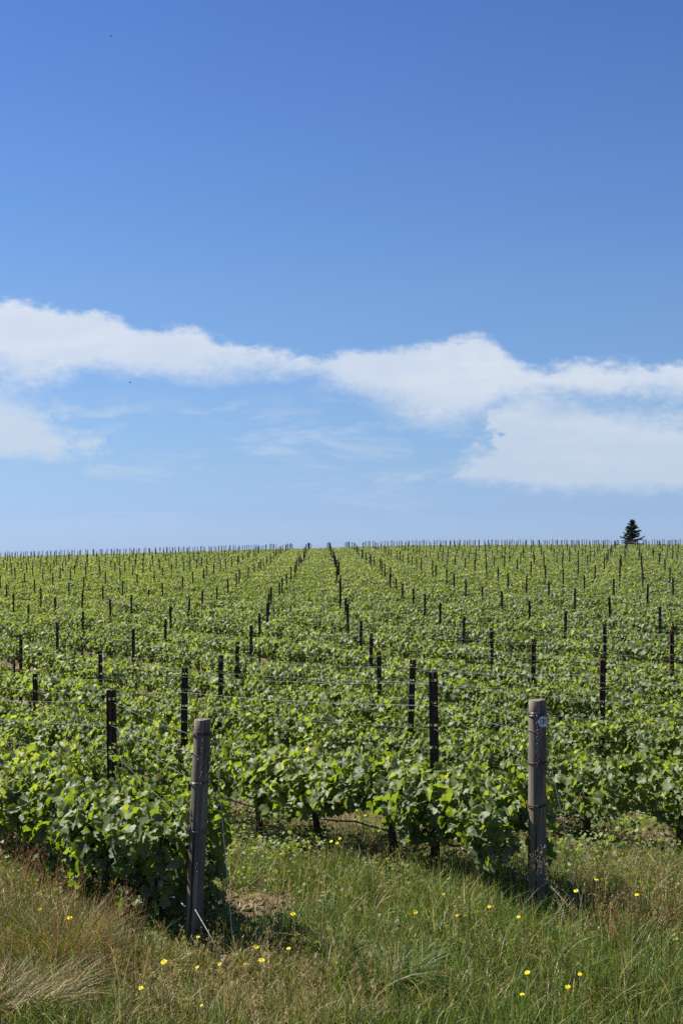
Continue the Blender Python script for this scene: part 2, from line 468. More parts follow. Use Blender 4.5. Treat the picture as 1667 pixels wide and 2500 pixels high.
# ------------------------------------------------------------------ leaves
def leaf_template(n):
    key = [(0, 1.0), (24, .70), (48, .95), (76, .62), (104, .82), (140, .66), (166, .48), (180, .16)]
    ang = np.array([k[0] for k in key], float); rad = np.array([k[1] for k in key], float)
    if n >= 20:
        th = np.linspace(-180, 180, n, endpoint=False)
        r = np.interp(np.abs(th), ang, rad) * (1 + 0.07 * (np.arange(n) % 2 * 2 - 1))
    else:
        th = np.array([-180, -140, -104, -76, -48, -24, 0, 24, 48, 76, 104, 140]) if n == 12 else np.array([-150, -95, -52, 0, 52, 95, 150])
        r = np.interp(np.abs(th), ang, rad)
        if n < 12: r = r * 1.06
    th = np.radians(th)
    x = np.sin(th) * r; y = np.cos(th) * r
    z = -0.22 * (x ** 2 + y ** 2) + 0.22 * np.abs(x) + 0.05 * np.cos(5 * th) * r
    Vt = np.vstack([[0, 0, 0.0], np.stack([x, y, z], 1)])
    m_ = len(th)
    Tt = np.array([[0, 1 + (j + 1) % m_, 1 + j] for j in range(m_)])[:, ::1]
    return Vt, Tt


T_NEAR, T_MID, T_LOW = leaf_template(28), leaf_template(12), leaf_template(7)
T_QUAD = (np.array([[0, -.55, 0], [.72, .1, .12], [0, .95, -.15], [-.72, .1, .12]]), np.array([[0, 1, 2], [0, 2, 3]]))


def nrm(a): return a / (np.linalg.norm(a, axis=-1, keepdims=True) + 1e-12)


def leaf_cloud(P, N, D, S, tm, r_):
    Vt, Tt = tm
    N = nrm(N); D = D - N * np.sum(N * D, 1, keepdims=True); D = nrm(D); X = np.cross(D, N)
    n = len(P)
    cur = r_.uniform(0.3, 3.4, (n, 1, 1)); asp = r_.uniform(0.82, 1.12, (n, 1, 1))
    Sx = S[:, None, None]
    Vt = np.repeat(Vt[None], n, 0); Vt[:, :, 2] += r_.uniform(-.15, .85, (n, 1)) * np.abs(Vt[:, :, 0]); Vt[:, :, 2] /= cur[:, :, 0]
    zb = tm[0][:, 2]
    Vt[:, :, 2] += zb[None] * (1 - 1 / cur[:, :, 0])
    W = P[:, None, :] + Sx * (Vt[:, :, 0:1] * asp * X[:, None] + Vt[:, :, 1:2] * D[:, None] + Vt[:, :, 2:3] * cur * N[:, None])
    T_ = (Tt[None] + (np.arange(n) * len(tm[0]))[:, None, None]).reshape(-1, 3)
    return W.reshape(-1, 3), T_


def vine_points(r_, nfill, nshoot, hang=0.0, size=1.0, half=0.68, tall=.09):
    """leaf positions of one vine in row coordinates: x along the row, y across, z up from the ground"""
    P, N, S, Tn, canes = [], [], [], [], []
    ph = r_.uniform(0, 6.28, 4)
    for i in range(nshoot):
        x0 = r_.uniform(-half, half)
        top = r_.uniform(.90, 1.14) if r_.random() > tall else r_.uniform(1.14, 1.42)
        x1 = x0 + r_.normal(0, 0.13); y1 = r_.normal(0, 0.17)
        bow = r_.normal(0, 0.06)
        L = np.linspace(0, 1, max(7, int((top - .6) / 0.036)))
        cx = x0 + (x1 - x0) * L; cy = y1 * L + bow * np.sin(pi * L); cz = 0.72 + (top - .72) * L
        canes.append(np.stack([cx, cy, cz], 1))
        side = 1
        for k in range(1, len(L)):
            side = -side
            th = r_.uniform(0, 2 * pi)
            off = r_.uniform(0.03, 0.13) * (1 - 0.75 * L[k] ** 3)
            o_ = np.array([cos(th) * off, sin(th) * off, r_.uniform(-0.03, 0.04)])
            P.append([cx[k] + o_[0], cy[k] + o_[1], cz[k] + o_[2]])
            out = np.array([cos(th) * .7, sin(th) * 1.0, r_.uniform(0.25, 1.0)]) + r_.normal(0, 0.25, 3)
            N.append(out)
            tip = max(0.0, (L[k] - 0.62) / 0.38)
            S.append(size * r_.uniform(.040, .072) * (1 - 0.62 * tip))
            Tn.append(np.clip(r_.normal(0.34, 0.17) + 0.42 * tip ** 1.6, 0, 1))
    n = nfill
    x = r_.uniform(-half - .08, half + .08, n)
    z = r_.uniform(0.50, 1.16, n)
    low = 0.50 + 0.10 * np.sin(x * 4 + ph[0]) - hang * r_.uniform(0, 1, n)
    z = np.maximum(low + (z - .5) * (1.03 - low) / .66, 0.06)
    wd = 0.37 + 0.07 * np.sin(x * 5 + ph[1]) + 0.05 * np.sin(z * 9 + ph[2])
    wd = wd * np.where(z > 0.88, np.clip(1 - (z - .88) / .35, 0.35, 1), 1) * np.where(z < .62, 0.75, 1)
    sgn = r_.choice([-1, 1], n)
    y = sgn * wd * np.sqrt(r_.uniform(0.05, 1.15, n))
    Pf = np.stack([x, y, z], 1)
    Nf = np.stack([r_.normal(0, .45, n), sgn * r_.uniform(.1, 1.2, n), r_.uniform(.1, 1.1, n) + (z - .8)], 1) + r_.normal(0, .2, (n, 3))
    Sf = size * r_.uniform(.036, .070, n) * np.where(r_.random(n) < .12, 1.35, 1)
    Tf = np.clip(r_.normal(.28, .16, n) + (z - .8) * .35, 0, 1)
    P = np.vstack([np.array(P), Pf]); N = np.vstack([np.array(N), Nf]); S = np.concatenate([S, Sf]); Tn = np.concatenate([Tn, Tf])
    N = N + r_.normal(0, .22, N.shape)
    D = np.stack([r_.normal(0, .7, len(P)), r_.normal(0, .5, len(P)) + np.sign(P[:, 1]) * .35, -np.abs(r_.normal(.7, .4, len(P)))], 1)
    return P, N, D, S, Tn, canes


def foliage_mesh(name, seed, tm, nfill, nshoot, hang=0.0, size=1.0, trunk=False, canes_in=False, clear=None, tall=.09):
    r_ = np.random.default_rng(seed)
    P, N, D, S, Tn, canes = vine_points(r_, nfill, nshoot, hang, size, .68, tall)
    if clear is not None:
        k = clear(P); P, N, D, S, Tn = P[k], N[k], D[k], S[k], Tn[k]
    W, T_ = leaf_cloud(P, N, D, S, tm, r_)
    mb = MB()
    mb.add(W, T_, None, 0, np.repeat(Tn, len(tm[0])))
    if canes_in:
        for c in canes: mb.tube(c[::3] if len(c) > 6 else c, np.linspace(.0045, .002, len(c[::3] if len(c) > 6 else c)), 4, 2, False)
    if trunk: add_trunk(mb, r_, 1)
    return mb.mesh(name, [M_LEAF, M_BARK, M_CANE], tone=True), canes


def add_trunk(mb, r_, mi=0, thick=1.0):
    k = 9
    z = np.linspace(-0.05, 0.70, k)
    x = np.cumsum(r_.normal(0, .014, k)) ; y = np.cumsum(r_.normal(0, .010, k))
    mb.tube(np.stack([x, y, z], 1), thick * (np.linspace(.042, .030, k) * (1 + r_.uniform(-.18, .22, k))), 8, mi)
    for s_ in (-1, 1):
        L = np.linspace(0, 1, 6)
        mb.tube(np.stack([x[-1] + s_ * .66 * L, y[-1] + r_.normal(0, .008, 6), .68 + .04 * np.sin(L * 2.4) + r_.normal(0, .006, 6)], 1), np.linspace(.026, .014, 6), 6, mi)


# ------------------------------------------------------------------ the post grid
QZ, SX = 5.25, 2.85
def lattice(c, n):
    Z = QZ * (n + 0.17 * (c + .5))
    X = 1.03 + SX * c - 0.016 * Z - 0.30 * math.exp(-((Z - 50) / 16) ** 2)
    return X, Z

# posts whose place was read off the photograph: (line, step): (x, top y)
SEEN = {(0, 2): (1063, 1643), (0, 3): (995, 1605), (0, 4): (930, 1592), (0, 5): (903, 1547), (0, 6): (878, 1515), (0, 7): (851, 1473), (0, 8): (840, 1460),
        (-1, 2): (277, 1685), (-1, 3): (446, 1633), (-1, 4): (536, 1600), (-1, 5): (577, 1567), (-1, 6): (612, 1527), (-1, 7): (634, 1500), (-1, 8): (653, 1472),
        (-2, 4): (88, 1645), (-2, 5): (246, 1588), (-2, 6): (328, 1536), (-2, 7): (402, 1512), (-3, 6): (50, 1550), (-3, 7): (139, 1520),
        (1, 3): (1466, 1590), (1, 4): (1300, 1560), (1, 5): (1203, 1533), (1, 6): (1128, 1507), (2, 4): (1640, 1538), (2, 5): (1477, 1522), (2, 6): (1377, 1494)}
EP_L = (at(490, 8.87), 8.87)
EP_R = (at(1310, 9.73), 9.73)
PH = 1.75
posts = {}
for c in range(-32, 34):
    for n in range(1, 60):
        X, Z = lattice(c, n)
        if Z < 9.4 or Z > 203 or n + c < 1: continue
        if n + c == 1 and c > -1: continue
        if n + c == 2 and c > 0: continue
        r2 = random.Random(c * 131 + n * 7)
        if (c, n) in SEEN:
            X = at(SEEN[(c, n)][0], Z)
            g = float(ground(X, Z))
            h = np.clip(zat(SEEN[(c, n)][1], Z) - g, 1.55, 1.95)
        else:
            X += r2.uniform(-.09, .09) * (1.0 if Z < 60 else 1.9); Z += r2.uniform(-.12, .12)
            g = float(ground(X, Z)); h = PH + r2.uniform(-.07, .07)
        posts[(c, n)] = (X, Z, g, float(h))


def inview(x, z, m=60): return -m < pxof(x, z) < 1667 + m


# rows: strings of posts, nearest (right) end first
rows = {}
for r in range(1, 70):
    L = [(c, posts[(c, r - c)]) for c in range(33, -33, -1) if (c, r - c) in posts]
    keep = [i for i, (c, p) in enumerate(L) if inview(p[0], p[1], 120)]
    if not keep: continue
    L = L[max(0, keep[0] - 1): keep[-1] + 2]
    rows[r] = L

ORD = ['zeroth', 'first', 'second', 'third', 'fourth', 'fifth', 'sixth', 'seventh', 'eighth', 'ninth', 'tenth', 'eleventh', 'twelfth', 'thirteenth', 'fourteenth',
       'fifteenth', 'sixteenth', 'seventeenth', 'eighteenth', 'nineteenth']
TENS = {2: 'twent', 3: 'thirt', 4: 'fort', 5: 'fift', 6: 'sixt'}
def ordinal(k):
    if k < 20: return ORD[k]
    a, d = divmod(k, 10)
    return TENS[a] + ('ieth' if d == 0 else 'y-' + ORD[d])


# ------------------------------------------------------------------ steel line posts
def steel_mesh(hgt, fine=True):
    prof = [(-.037, -.004), (-.037, .020), (-.027, .020), (-.009, .020), (-.003, -.010), (.003, -.010), (.005, .020), (.027, .020), (.037, .020), (.037, -.004)]
    if not fine: prof = [(-.037, .004), (-.037, .020), (-.008, .020), (-.003, -.004), (.003, -.004), (.005, .020), (.037, .020), (.037, .004)]
    slots = [hgt - .075 - k * .20 for k in range(6)] if fine else []
    zs = [-.25, 0.0]
    for s_ in sorted(slots): zs += [s_ - .008, s_ + .014]
    zs += [hgt]
    V_ = [(x, y, z) for z in zs for x, y in prof]
    k = len(prof)
    Qs = []
    for i in range(len(zs) - 1):
        hole = fine and any(abs(zs[i] - (s_ - .008)) < 1e-6 for s_ in slots)
        for j in range(k - 1):
            if hole and j in (2, 6) and not (zs[i] > 1e9): 
                continue
            Qs.append([i * k + j, i * k + j + 1, (i + 1) * k + j + 1, (i + 1) * k + j])
    V_ = np.array(V_)
    # sheet thickness: a second, offset skin and the rims between them
    P2 = np.array(prof); d = np.gradient(P2, axis=0); nn = np.stack([-d[:, 1], d[:, 0]], 1); nn /= np.linalg.norm(nn, axis=1)[:, None]
    V2 = V_.copy(); V2[:, :2] += np.tile(nn * .0028, (len(zs), 1))
    nV = len(V_)
    Q2 = [[q[3] + nV, q[2] + nV, q[1] + nV, q[0] + nV] for q in Qs]
    T_ = len(zs) - 1
    R = []
    for j in range(k - 1):
        a = T_ * k + j; R.append([a, a + 1, a + 1 + nV, a + nV])
    for i in range(T_):
        for j in (0, k - 1):
            a, c_ = i * k + j, (i + 1) * k + j
            R.append([a, c_, c_ + nV, a + nV])
    return build_mesh('steel_post', np.vstack([V_, V2]), None, Qs + Q2 + R, [M_RUST], smooth=None)


vis = [(k, p) for k, p in posts.items() if inview(p[0], p[1], 6)]
vis.sort(key=lambda kp: kp[1][1])
near_posts = vis[:298]
rest_posts = vis[298:]
base_fine = {}
far_me = steel_mesh(PH, False)
percol = {}
SPECIAL = {(-1, 2): 'rusty steel post standing just left of the left wooden end post',
           (0, 2): 'tall rusty steel post nearest the numbered wooden post on its left side',
           (0, 3): 'rusty steel post just left of and behind the tallest central steel post',
           (-1, 3): 'rusty steel post rising directly behind the top of left wooden end post',
           (-2, 4): 'rusty steel post at the left picture edge, nearest of those there',
           (1, 3): 'thick rusty steel post right of the numbered wooden post, nearest on the right',
           (1, 4): 'rusty steel post rising directly behind the numbered wooden post'}
for (c, n), (X, Z, g, h) in near_posts:
    percol[c] = percol.get(c, 0) + 1
    fine = Z < 30
    if fine:
        key = round(h, 2)
        if key not in base_fine: base_fine[key] = steel_mesh(key, True)
        me = base_fine[key]
    else: me = far_me
    o = link('steel_post', me, None, (X, Z, g))
    r2 = random.Random(c * 17 + n)
    o.rotation_euler = (radians(r2.uniform(-1.5, 1.5)), radians(r2.uniform(-1.6, 1.6)), radians(r2.uniform(-5, 7)))
    if (c, n) == (0, 3): o.rotation_euler = (0, radians(2.0), 0.12)
    if (c, n) in ((0, 2), (-1, 2)): o.rotation_euler = (0, radians(-.7), -0.05)
    if not fine: o.scale = (1.0, 1.0, h / PH)
    where = ('right line flanking the central lane' if c == 0 else 'left line flanking the central lane' if c == -1 else
             f'{ordinal(c + 1)} line right of the central lane' if c > 0 else f'{ordinal(-c)} line left of the central lane')
    lab = SPECIAL.get((c, n), f'rusty steel post, {ordinal(percol[c])} from the front in the {where}')
    tag(o, lab, 'steel post', 'steel posts standing in the vine rows')

mv = np.zeros(len(far_me.vertices) * 3); far_me.vertices.foreach_get('co', mv); mv = mv.reshape(-1, 3)
mq = np.array([list(p.vertices) for p in far_me.polygons])
Vs, Qs = [], []
for i, ((c, n), (X, Z, g, h)) in enumerate(rest_posts):
    h += .10; a = rng.uniform(-.08, .10); R = np.array([[cos(a), -sin(a), 0], [sin(a), cos(a), 0], [0, 0, 1]])
    v = mv @ R.T; v[:, 2] *= h / PH; v[:, 0] += v[:, 2] * rng.normal(0, .014)
    Vs.append(v + [X, Z, g]); Qs.append(mq + i * len(mv))
tag(link('distant_post_mass', build_mesh('distant_post_mass', np.concatenate(Vs), None, np.concatenate(Qs), [M_RUST], smooth=None)),
    'tiny distant steel posts crowding the far slope and skyline', 'steel posts', kind='stuff')

# ------------------------------------------------------------------ trellis wires, row by row
def sag(a, b_, s_, k=5):
    L = np.linspace(0, 1, k)[:, None]
    P = np.asarray(a) * (1 - L) + np.asarray(b_) * L
    P[:, 2] -= s_ * 4 * (L * (1 - L))[:, 0]
    return P

END_H = {1: [1.56, 1.44, 1.22, .87], 2: [1.57, 1.47, 1.22, .87]}
for r, L in rows.items():
    root = empty('wire_trellis', (L[0][1][0], L[0][1][1], L[0][1][2]))
    nm = 'frontmost vine row, tied to the left wooden post' if r == 1 else 'second vine row, tied to the numbered post' if r == 2 else f'{ordinal(r)} vine row from the front'
    tag(root, f'thin grey trellis wires of the {nm}', 'trellis wires', 'trellis wires strung along the vine rows')
    zav = np.mean([p[1] for _, p in L])
    hs = [-.10, -.29, -.30, -.50] if zav < 70 else [-.10, -.30]
    rad = 0.0013 if zav < 20 else 0.0009 if zav < 50 else 0.0007
    for wi, dh in enumerate(hs):
        off = [0.0, -.03, .03, -.03][wi]
        mb = MB()
        pts = []
        if r in (1, 2):
            e = EP_L if r == 1 else EP_R
            pts.append((e[0] - .03, e[1] + .05, END_H[r][wi]))
        for c, (X, Z, g, h) in L: pts.append((X, Z + off - .012, g + h + dh))
        for i in range(len(pts) - 1):
            mb.tube(sag(pts[i], pts[i + 1], 0.012 + .02 * random.random(), 4), rad, 4, 0, False)
        o = mb.obj('wire', M_WIRE, root)
        o.matrix_parent_inverse = Matrix.Translation(root.location).inverted()

# ------------------------------------------------------------------ vines
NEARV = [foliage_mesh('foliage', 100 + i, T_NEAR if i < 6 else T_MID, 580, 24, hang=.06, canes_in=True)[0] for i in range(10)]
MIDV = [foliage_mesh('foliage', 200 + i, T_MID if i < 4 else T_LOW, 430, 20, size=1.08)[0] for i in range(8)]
TRUNKS = []
for i in range(5):
    mb = MB(); add_trunk(mb, np.random.default_rng(40 + i)); TRUNKS.append(mb.mesh('trunk', [M_BARK], smooth=True))

vines = []       # (row, x, z, ground, heading, name)
for r, L in rows.items():
    pts = [(p[0], p[1]) for _, p in L]
    segs = []
    if r == 1: segs.append((EP_L, pts[0], [0.56, 1.15]))
    if r == 2: segs.append((EP_R, pts[0], [0.5]))
    for i in range(len(pts) - 1): segs.append((pts[i], pts[i + 1], [.125, .375, .625, .875]))
    for a, b_, fr in segs:
        hd = math.atan2(b_[1] - a[1], b_[0] - a[0])
        for f_ in fr:
            x = a[0] + (b_[0] - a[0]) * f_; z = a[1] + (b_[1] - a[1]) * f_
            x += rng.normal(0, .02); z += rng.normal(0, .04)
            if inview(x, z, 45 + 5500 / z): vines.append([r, x, z, float(ground(x, z)), hd])
vines.sort(key=lambda v: v[2])
front_v = vines[:296]
rest_v = vines[296:]
cnt = {}
for v in sorted(front_v, key=lambda v: pxof(v[1], v[2])):
    cnt[v[0]] = cnt.get(v[0], 0) + 1; v.append(cnt[v[0]])
print('vines', len(vines), 'posts', len(posts), 'vis', len(vis), 'front z', front_v[-1][2], near_posts[-1][1][1], 'rows', len(rows))

for i, (r, x, z, g, hd, k) in enumerate(front_v):
    r2 = random.Random(i * 3 + 1)
    rz = hd + (pi if r2.random() < .5 else 0) + r2.uniform(-.05, .05)
    rowname = 'frontmost vine row' if r == 1 else f'{ordinal(r)} vine row from the front'
    lab = f'leafy green grapevine, {ordinal(k)} from the left in the {rowname}'
    sc = (r2.uniform(.96, 1.10), r2.uniform(.85, 1.15), r2.uniform(.90, 1.09))
    if z < 24:
        root = empty('grapevine', (x, z, g), rz)
        near = z < 14.5 and r <= 2
        if near:
            hang = 0.42 if (r == 1 and z < 10.6) else 0.18 if r == 1 else 0.10 if z < 11 else -0.05
            ep = EP_L if r == 1 else EP_R
            def clear(P, rz=rz, x=x, z=z, ep=ep, r=r):
                wx = x + P[:, 0] * cos(rz) - P[:, 1] * sin(rz); wz = z + P[:, 0] * sin(rz) + P[:, 1] * cos(rz)
                side = pxof(wx, wz) - pxof(ep[0], ep[1])
                infront = (side > -52) & (wz < ep[1] + .12) & ~((r == 1) & (P[:, 2] > .78) & (P[:, 2] < 1.12) & (side < -4))
                beyond = side > (60 if r == 1 else 45)
                return ~(infront | beyond)
            me, canes = foliage_mesh('foliage', 900 + i, T_NEAR, 820 if r == 1 else 700, 24, hang=hang, size=1.14, clear=clear, tall=.15)
            fo = link('foliage', me, root)
            for cn in canes:
                if not clear(cn).all(): continue
                mbc = MB(); mbc.tube(cn[::2], np.linspace(.005, .0022, len(cn[::2])), 5, 0, False)
                mbc.obj('cane', M_CANE, root)
        else:
            fo = link('foliage', NEARV[r2.randrange(10)], root)
        if not near: fo.scale = sc
        tr = link('trunk', TRUNKS[r2.randrange(5)], root)
        tr.rotation_euler = (0, 0, r2.choice([0, pi]))
    else:
        root = empty('grapevine', (x, z, g), rz)
        fo = link('foliage', MIDV[r2.randrange(8)], root); fo.scale = sc
        link('trunk', TRUNKS[r2.randrange(5)], root)
    tag(root, lab, 'grapevine', 'grapevines trained along the trellis rows')

# the far rows, past counting
protos = []
for i in range(6):
    r_ = np.random.default_rng(300 + i)
    protos.append([vine_points(r_, 250, 11, size=1.25), vine_points(r_, 130, 7, size=1.7)])
Ps, Ns, Ds, Ss, Ts = [], [], [], [], []
for (r, x, z, g, hd) in rest_v:
    lod = 0 if z < 110 else 1
    P, N, D, S, Tn, _ = protos[rng.integers(6)][lod]
    a = hd + (pi if rng.random() < .5 else 0)
    R = np.array([[cos(a), sin(a), 0], [-sin(a), cos(a), 0], [0, 0, 1]])
    P2 = (P * [1.02, rng.uniform(.9, 1.15), rng.uniform(.90, 1.09) * (1.0 if z < 90 else .95)]) @ R + [x, z, g]
    Ps.append(P2); Ns.append(N @ R); Ds.append(D @ R); Ss.append(S); Ts.append(np.clip(Tn + rng.normal(0, .09), 0, 1))
P, N, D, S, Tn = map(np.concatenate, (Ps, Ns, Ds, Ss, Ts))
W, T_ = leaf_cloud(P, N, D, S, T_QUAD, rng)
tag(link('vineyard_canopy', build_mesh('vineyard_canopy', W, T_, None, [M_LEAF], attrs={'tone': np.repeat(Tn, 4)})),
    'far vine rows merging into one green carpet up to the skyline', 'vine rows', kind='stuff')
print('far leaves', len(P))

# ------------------------------------------------------------------ wooden end posts
def chain(parent, top, bottom, link_r=.011, n=None, rusty_tail=0):
    top = np.array(top, float); bottom = np.array(bottom, float)
    L = np.linalg.norm(bottom - top); n = n or int(L / .028)
    d = (bottom - top) / L
    for part in ((0, n - rusty_tail, M_CHAIN), (n - rusty_tail, n, M_RUSTWIRE)):
        if part[1] <= part[0]: continue
        mb = MB()
        for i in range(part[0], part[1]):
            c = top + d * (i + .5) * L / n
            th = np.linspace(0, 2 * pi, 13)
            a = np.array([1, 0.15, 0]) if i % 2 == 0 else np.array([.15, 1, 0.0])
            a /= np.linalg.norm(a)
            mb.tube(c + np.outer(np.cos(th) * .0085, a) + np.outer(np.sin(th) * L / n * .62, d) + rng.normal(0, .0008, 3), .0028, 5, 0, False)
        mb.obj('chain', part[2], parent)


def wood_post(x, z, hgt, rad, seed, label, lean=0.0):
    root = empty('wooden_post', (x, z, float(ground(x, z))))
    tag(root, label, 'wooden post', 'wooden end posts of the vine rows')
    r_ = np.random.default_rng(seed)
    n, k = 48, 26
    th = np.arange(n) / n * 2 * pi
    prof = 1 + .025 * np.sin(2 * th + r_.uniform(0, 6)) + .018 * np.sin(5 * th + 1) + r_.normal(0, .008, n)
    zs = np.linspace(-.3, hgt - .006, k)
    V_ = []
    for i, zz in enumerate(zs):
        rr = rad * prof * (1.04 - .05 * zz / hgt) * (1 + .006 * np.sin(zz * 9 + 3 * th))
        V_.append(np.stack([rr * np.cos(th), rr * np.sin(th), np.full(n, zz)], 1))
    V_.append(np.stack([rad * .95 * prof * np.cos(th), rad * .95 * prof * np.sin(th), hgt + r_.normal(0, .002, n) + .006 * np.cos(th)], 1))
    V_.append(np.stack([rad * .5 * np.cos(th), rad * .5 * np.sin(th), np.full(n, hgt + .002)], 1))
    V_ = np.concatenate(V_)
    k2 = k + 2
    Qs = [[i * n + j, i * n + (j + 1) % n, (i + 1) * n + (j + 1) % n, (i + 1) * n + j] for i in range(k2 - 1) for j in range(n)]
    V_ = np.vstack([V_, [[0, 0, hgt]]])
    Tt = [[(k2 - 1) * n + j, (k2 - 1) * n + (j + 1) % n, len(V_) - 1] for j in range(n)]
    link('shaft', build_mesh('shaft', V_, Tt, Qs, [M_WOOD], smooth=False), root)
    return root


pl = wood_post(EP_L[0], EP_L[1], 1.68, .061, 1, 'weathered round wooden end post on the left, hung with chains', 0)
pl.rotation_euler = (0, radians(2.4), 0)
pl.location.x = at(470, 8.87)
pr = wood_post(EP_R[0], EP_R[1], 1.735, .068, 2, 'weathered round wooden end post on the right, with oval tag numbered 136')
pr.rotation_euler = (0, radians(0.1), 0)


def band(parent, z, rad, mat_, turns=2, tilt=(.05, .03), wr=.0028):
    mb = MB()
    for t_ in range(turns):
        mb.ring((0, 0, z + t_ * .007 + rng.normal(0, .001)), rad + .004, wr, 36, 6, (tilt[0] + rng.normal(0, .03), tilt[1] + rng.normal(0, .03)))
    a = rng.uniform(-2.4, -1.6)
    mb.tube([[rad * cos(a) * 1.05, rad * sin(a) * 1.05, z], [rad * cos(a) * 1.25, rad * sin(a) * 1.3, z + .012], [rad * cos(a + .2) * 1.3, rad * sin(a + .2) * 1.3, z - .02]], wr, 5)
    mb.obj('wire_band', mat_, parent)


band(pl, 1.57, .068, M_RUSTWIRE, 3, (-.06, -.10)); band(pl, 1.22, .069, M_CHAIN, 3); band(pl, .87, .070, M_CHAIN, 3); band(pl, 1.40, .069, M_WIRE, 1, (-.65, -.3), .0024)
band(pr, 1.615, .072, M_CHAIN, 4, (.02, .02), .003); band(pr, 1.24, .072, M_RUSTWIRE, 2, (.03, .02)); band(pr, .90, .073, M_RUSTWIRE, 3); band(pr, 1.45, .072, M_WIRE, 1, (-.6, -.3), .0024)
chain(pl, (.012, -.078, 1.57), (.020, -.080, 1.20))
chain(pl, (.078, -.010, 1.56), (.064, -.040, 1.30))
chain(pl, (.020, -.078, .86), (.012, -.080, .60))
chain(pl, (-.072, -.030, 1.05), (-.078, -.012, .86))
chain(pr, (-.012, -.084, 1.62), (-.008, -.082, 1.20), rusty_tail=5)
chain(pr, (.074, -.028, 1.60), (.058, -.064, 1.14), rusty_tail=6)
# oval tag with its number
mb = MB()
n = 32; th = np.arange(n) / n * 2 * pi
a_ = np.stack([.037 * np.cos(th), np.zeros(n), .043 * np.sin(th)], 1)
V_ = np.vstack([a_ + [0, -.0015, 0], a_ * [1, 1, 1] + [0, .0015, 0], [[0, -.0015, 0]], [[0, .0015, 0]]])
mb.add(V_, [[j, (j + 1) % n, 2 * n] for j in range(n)] + [[n + (j + 1) % n, n + j, 2 * n + 1] for j in range(n)],
       [[(j + 1) % n, j, n + j, n + (j + 1) % n] for j in range(n)])
plate = mb.obj('number_tag', M_TAG, pr, smooth=None)
plate.location = (.032, -.0805, 1.572)
plate.rotation_euler = (0, 0, radians(6))
fc = bpy.data.curves.new('tag_number', 'FONT')
fc.body = '136'; fc.size = .048; fc.align_x = 'CENTER'; fc.align_y = 'CENTER'; fc.extrude = .0006; fc.space_character = .95; fc.offset = .0014
fc.materials.append(M_BLACK)
tf = bpy.data.objects.new('number_text', fc); COL.objects.link(tf); bpy.context.view_layer.update()
tme = bpy.data.meshes.new_from_object(tf.evaluated_get(bpy.context.evaluated_depsgraph_get()))
bpy.data.objects.remove(tf); tn = link('number', tme, plate)
tn.location = (0.001, -.0026, 0); tn.rotation_euler = (radians(90), 0, 0); tn.scale = (.84, 1.22, 1)
mb = MB()
for s_ in (-1, 1): mb.tube([[0, -.0045, s_ * .036], [0, .001, s_ * .036]], .0032, 8)
mb.obj('nail', M_RUSTWIRE, plate)

# guy wires to the ground anchors in front of the end posts
def guy(name_label, p0, p1, stub0, plate_at):
    root = empty('guy_wire', (p1[0], p1[1], p1[2]))
    tag(root, name_label, 'guy wire', 'guy wires of the wooden end posts')
    inv = Matrix.Translation(root.location).inverted()
    mb = MB(); mb.tube(sag(p0, p1, .02, 8), .0022, 6)
    mb.obj('cable', M_WIRE, root).matrix_parent_inverse = inv
    mb = MB(); mb.tube([stub0, ((stub0[0] + plate_at[0]) / 2 + .01, (stub0[1] + plate_at[1]) / 2, (stub0[2] + plate_at[2]) / 2 - .01), plate_at], .0035, 7)
    mb.obj('anchor_rod', M_ANCHOR, root).matrix_parent_inverse = inv
    mb = MB(); mb.box((plate_at[0], plate_at[1], plate_at[2] - .01), (.014, .004, .045), 0, np.array(Matrix.Rotation(-.25, 3, 'Y')))
    mb.ring((plate_at[0] - .01, plate_at[1], plate_at[2] + .045), .014, .004, 14, 6)
    mb.obj('anchor_plate', M_ANCHOR, root).matrix_parent_inverse = inv


guy('slanting steel guy wire on the right of the left wooden post', (at(530, 8.8), 8.78, zat(1845, 8.8)), (at(577, 8.25), 8.25, 0.02),
    (at(476, 8.6), 8.6, zat(2222, 8.6)), (at(548, 8.3), 8.3, zat(2352, 8.3)))
guy('slanting steel guy wire and pale anchor right of the numbered post', (at(1334, 9.7), 9.66, zat(1830, 9.7)), (at(1440, 9.1), 9.1, 0.02),
    (at(1327, 9.4), 9.4, zat(2146, 9.4)), (at(1441, 9.1), 9.1, zat(2272, 9.1)))

# drip hoses slung under the first rows
for r in (1, 2, 3, 4):
    L = rows[r]
    pts = [((EP_L if r == 1 else EP_R)[0], (EP_L if r == 1 else EP_R)[1], .30)] if r in (1, 2) else []
    for c, (X, Z, g, h) in L[:4]: pts.append((X, Z - .05, g + .42))
    mb = MB(); P_ = []
    for i in range(len(pts) - 1):
        for s_ in range(4):
            a = np.array(pts[i]) + (np.array(pts[i + 1]) - np.array(pts[i])) * s_ / 4
            b_ = np.array(pts[i]) + (np.array(pts[i + 1]) - np.array(pts[i])) * (s_ + 1) / 4
            P_.extend(sag(a, b_, .035, 6)[:-1])
    if r == 1:
        e0 = np.array(pts[0]); P_ = [e0 + [-.02, -.30, -.30], e0 + [-.10, -.20, -.24], e0 + [-.2, -.05, -.12]] + P_[1:]
    mb.tube(P_, .009, 8)
    o = mb.obj('drip_hose', M_HOSE, None, smooth=True)
    nm = {1: 'black drip hose sagging under the frontmost vine row on the left', 2: 'black drip hose slung between trunks of the second vine row',
          3: 'black drip hose under the vines right of the numbered post', 4: 'black drip hose under the fourth vine row, mostly hidden'}[r]
    tag(o, nm, 'drip hose', 'irrigation hoses under the vine rows')

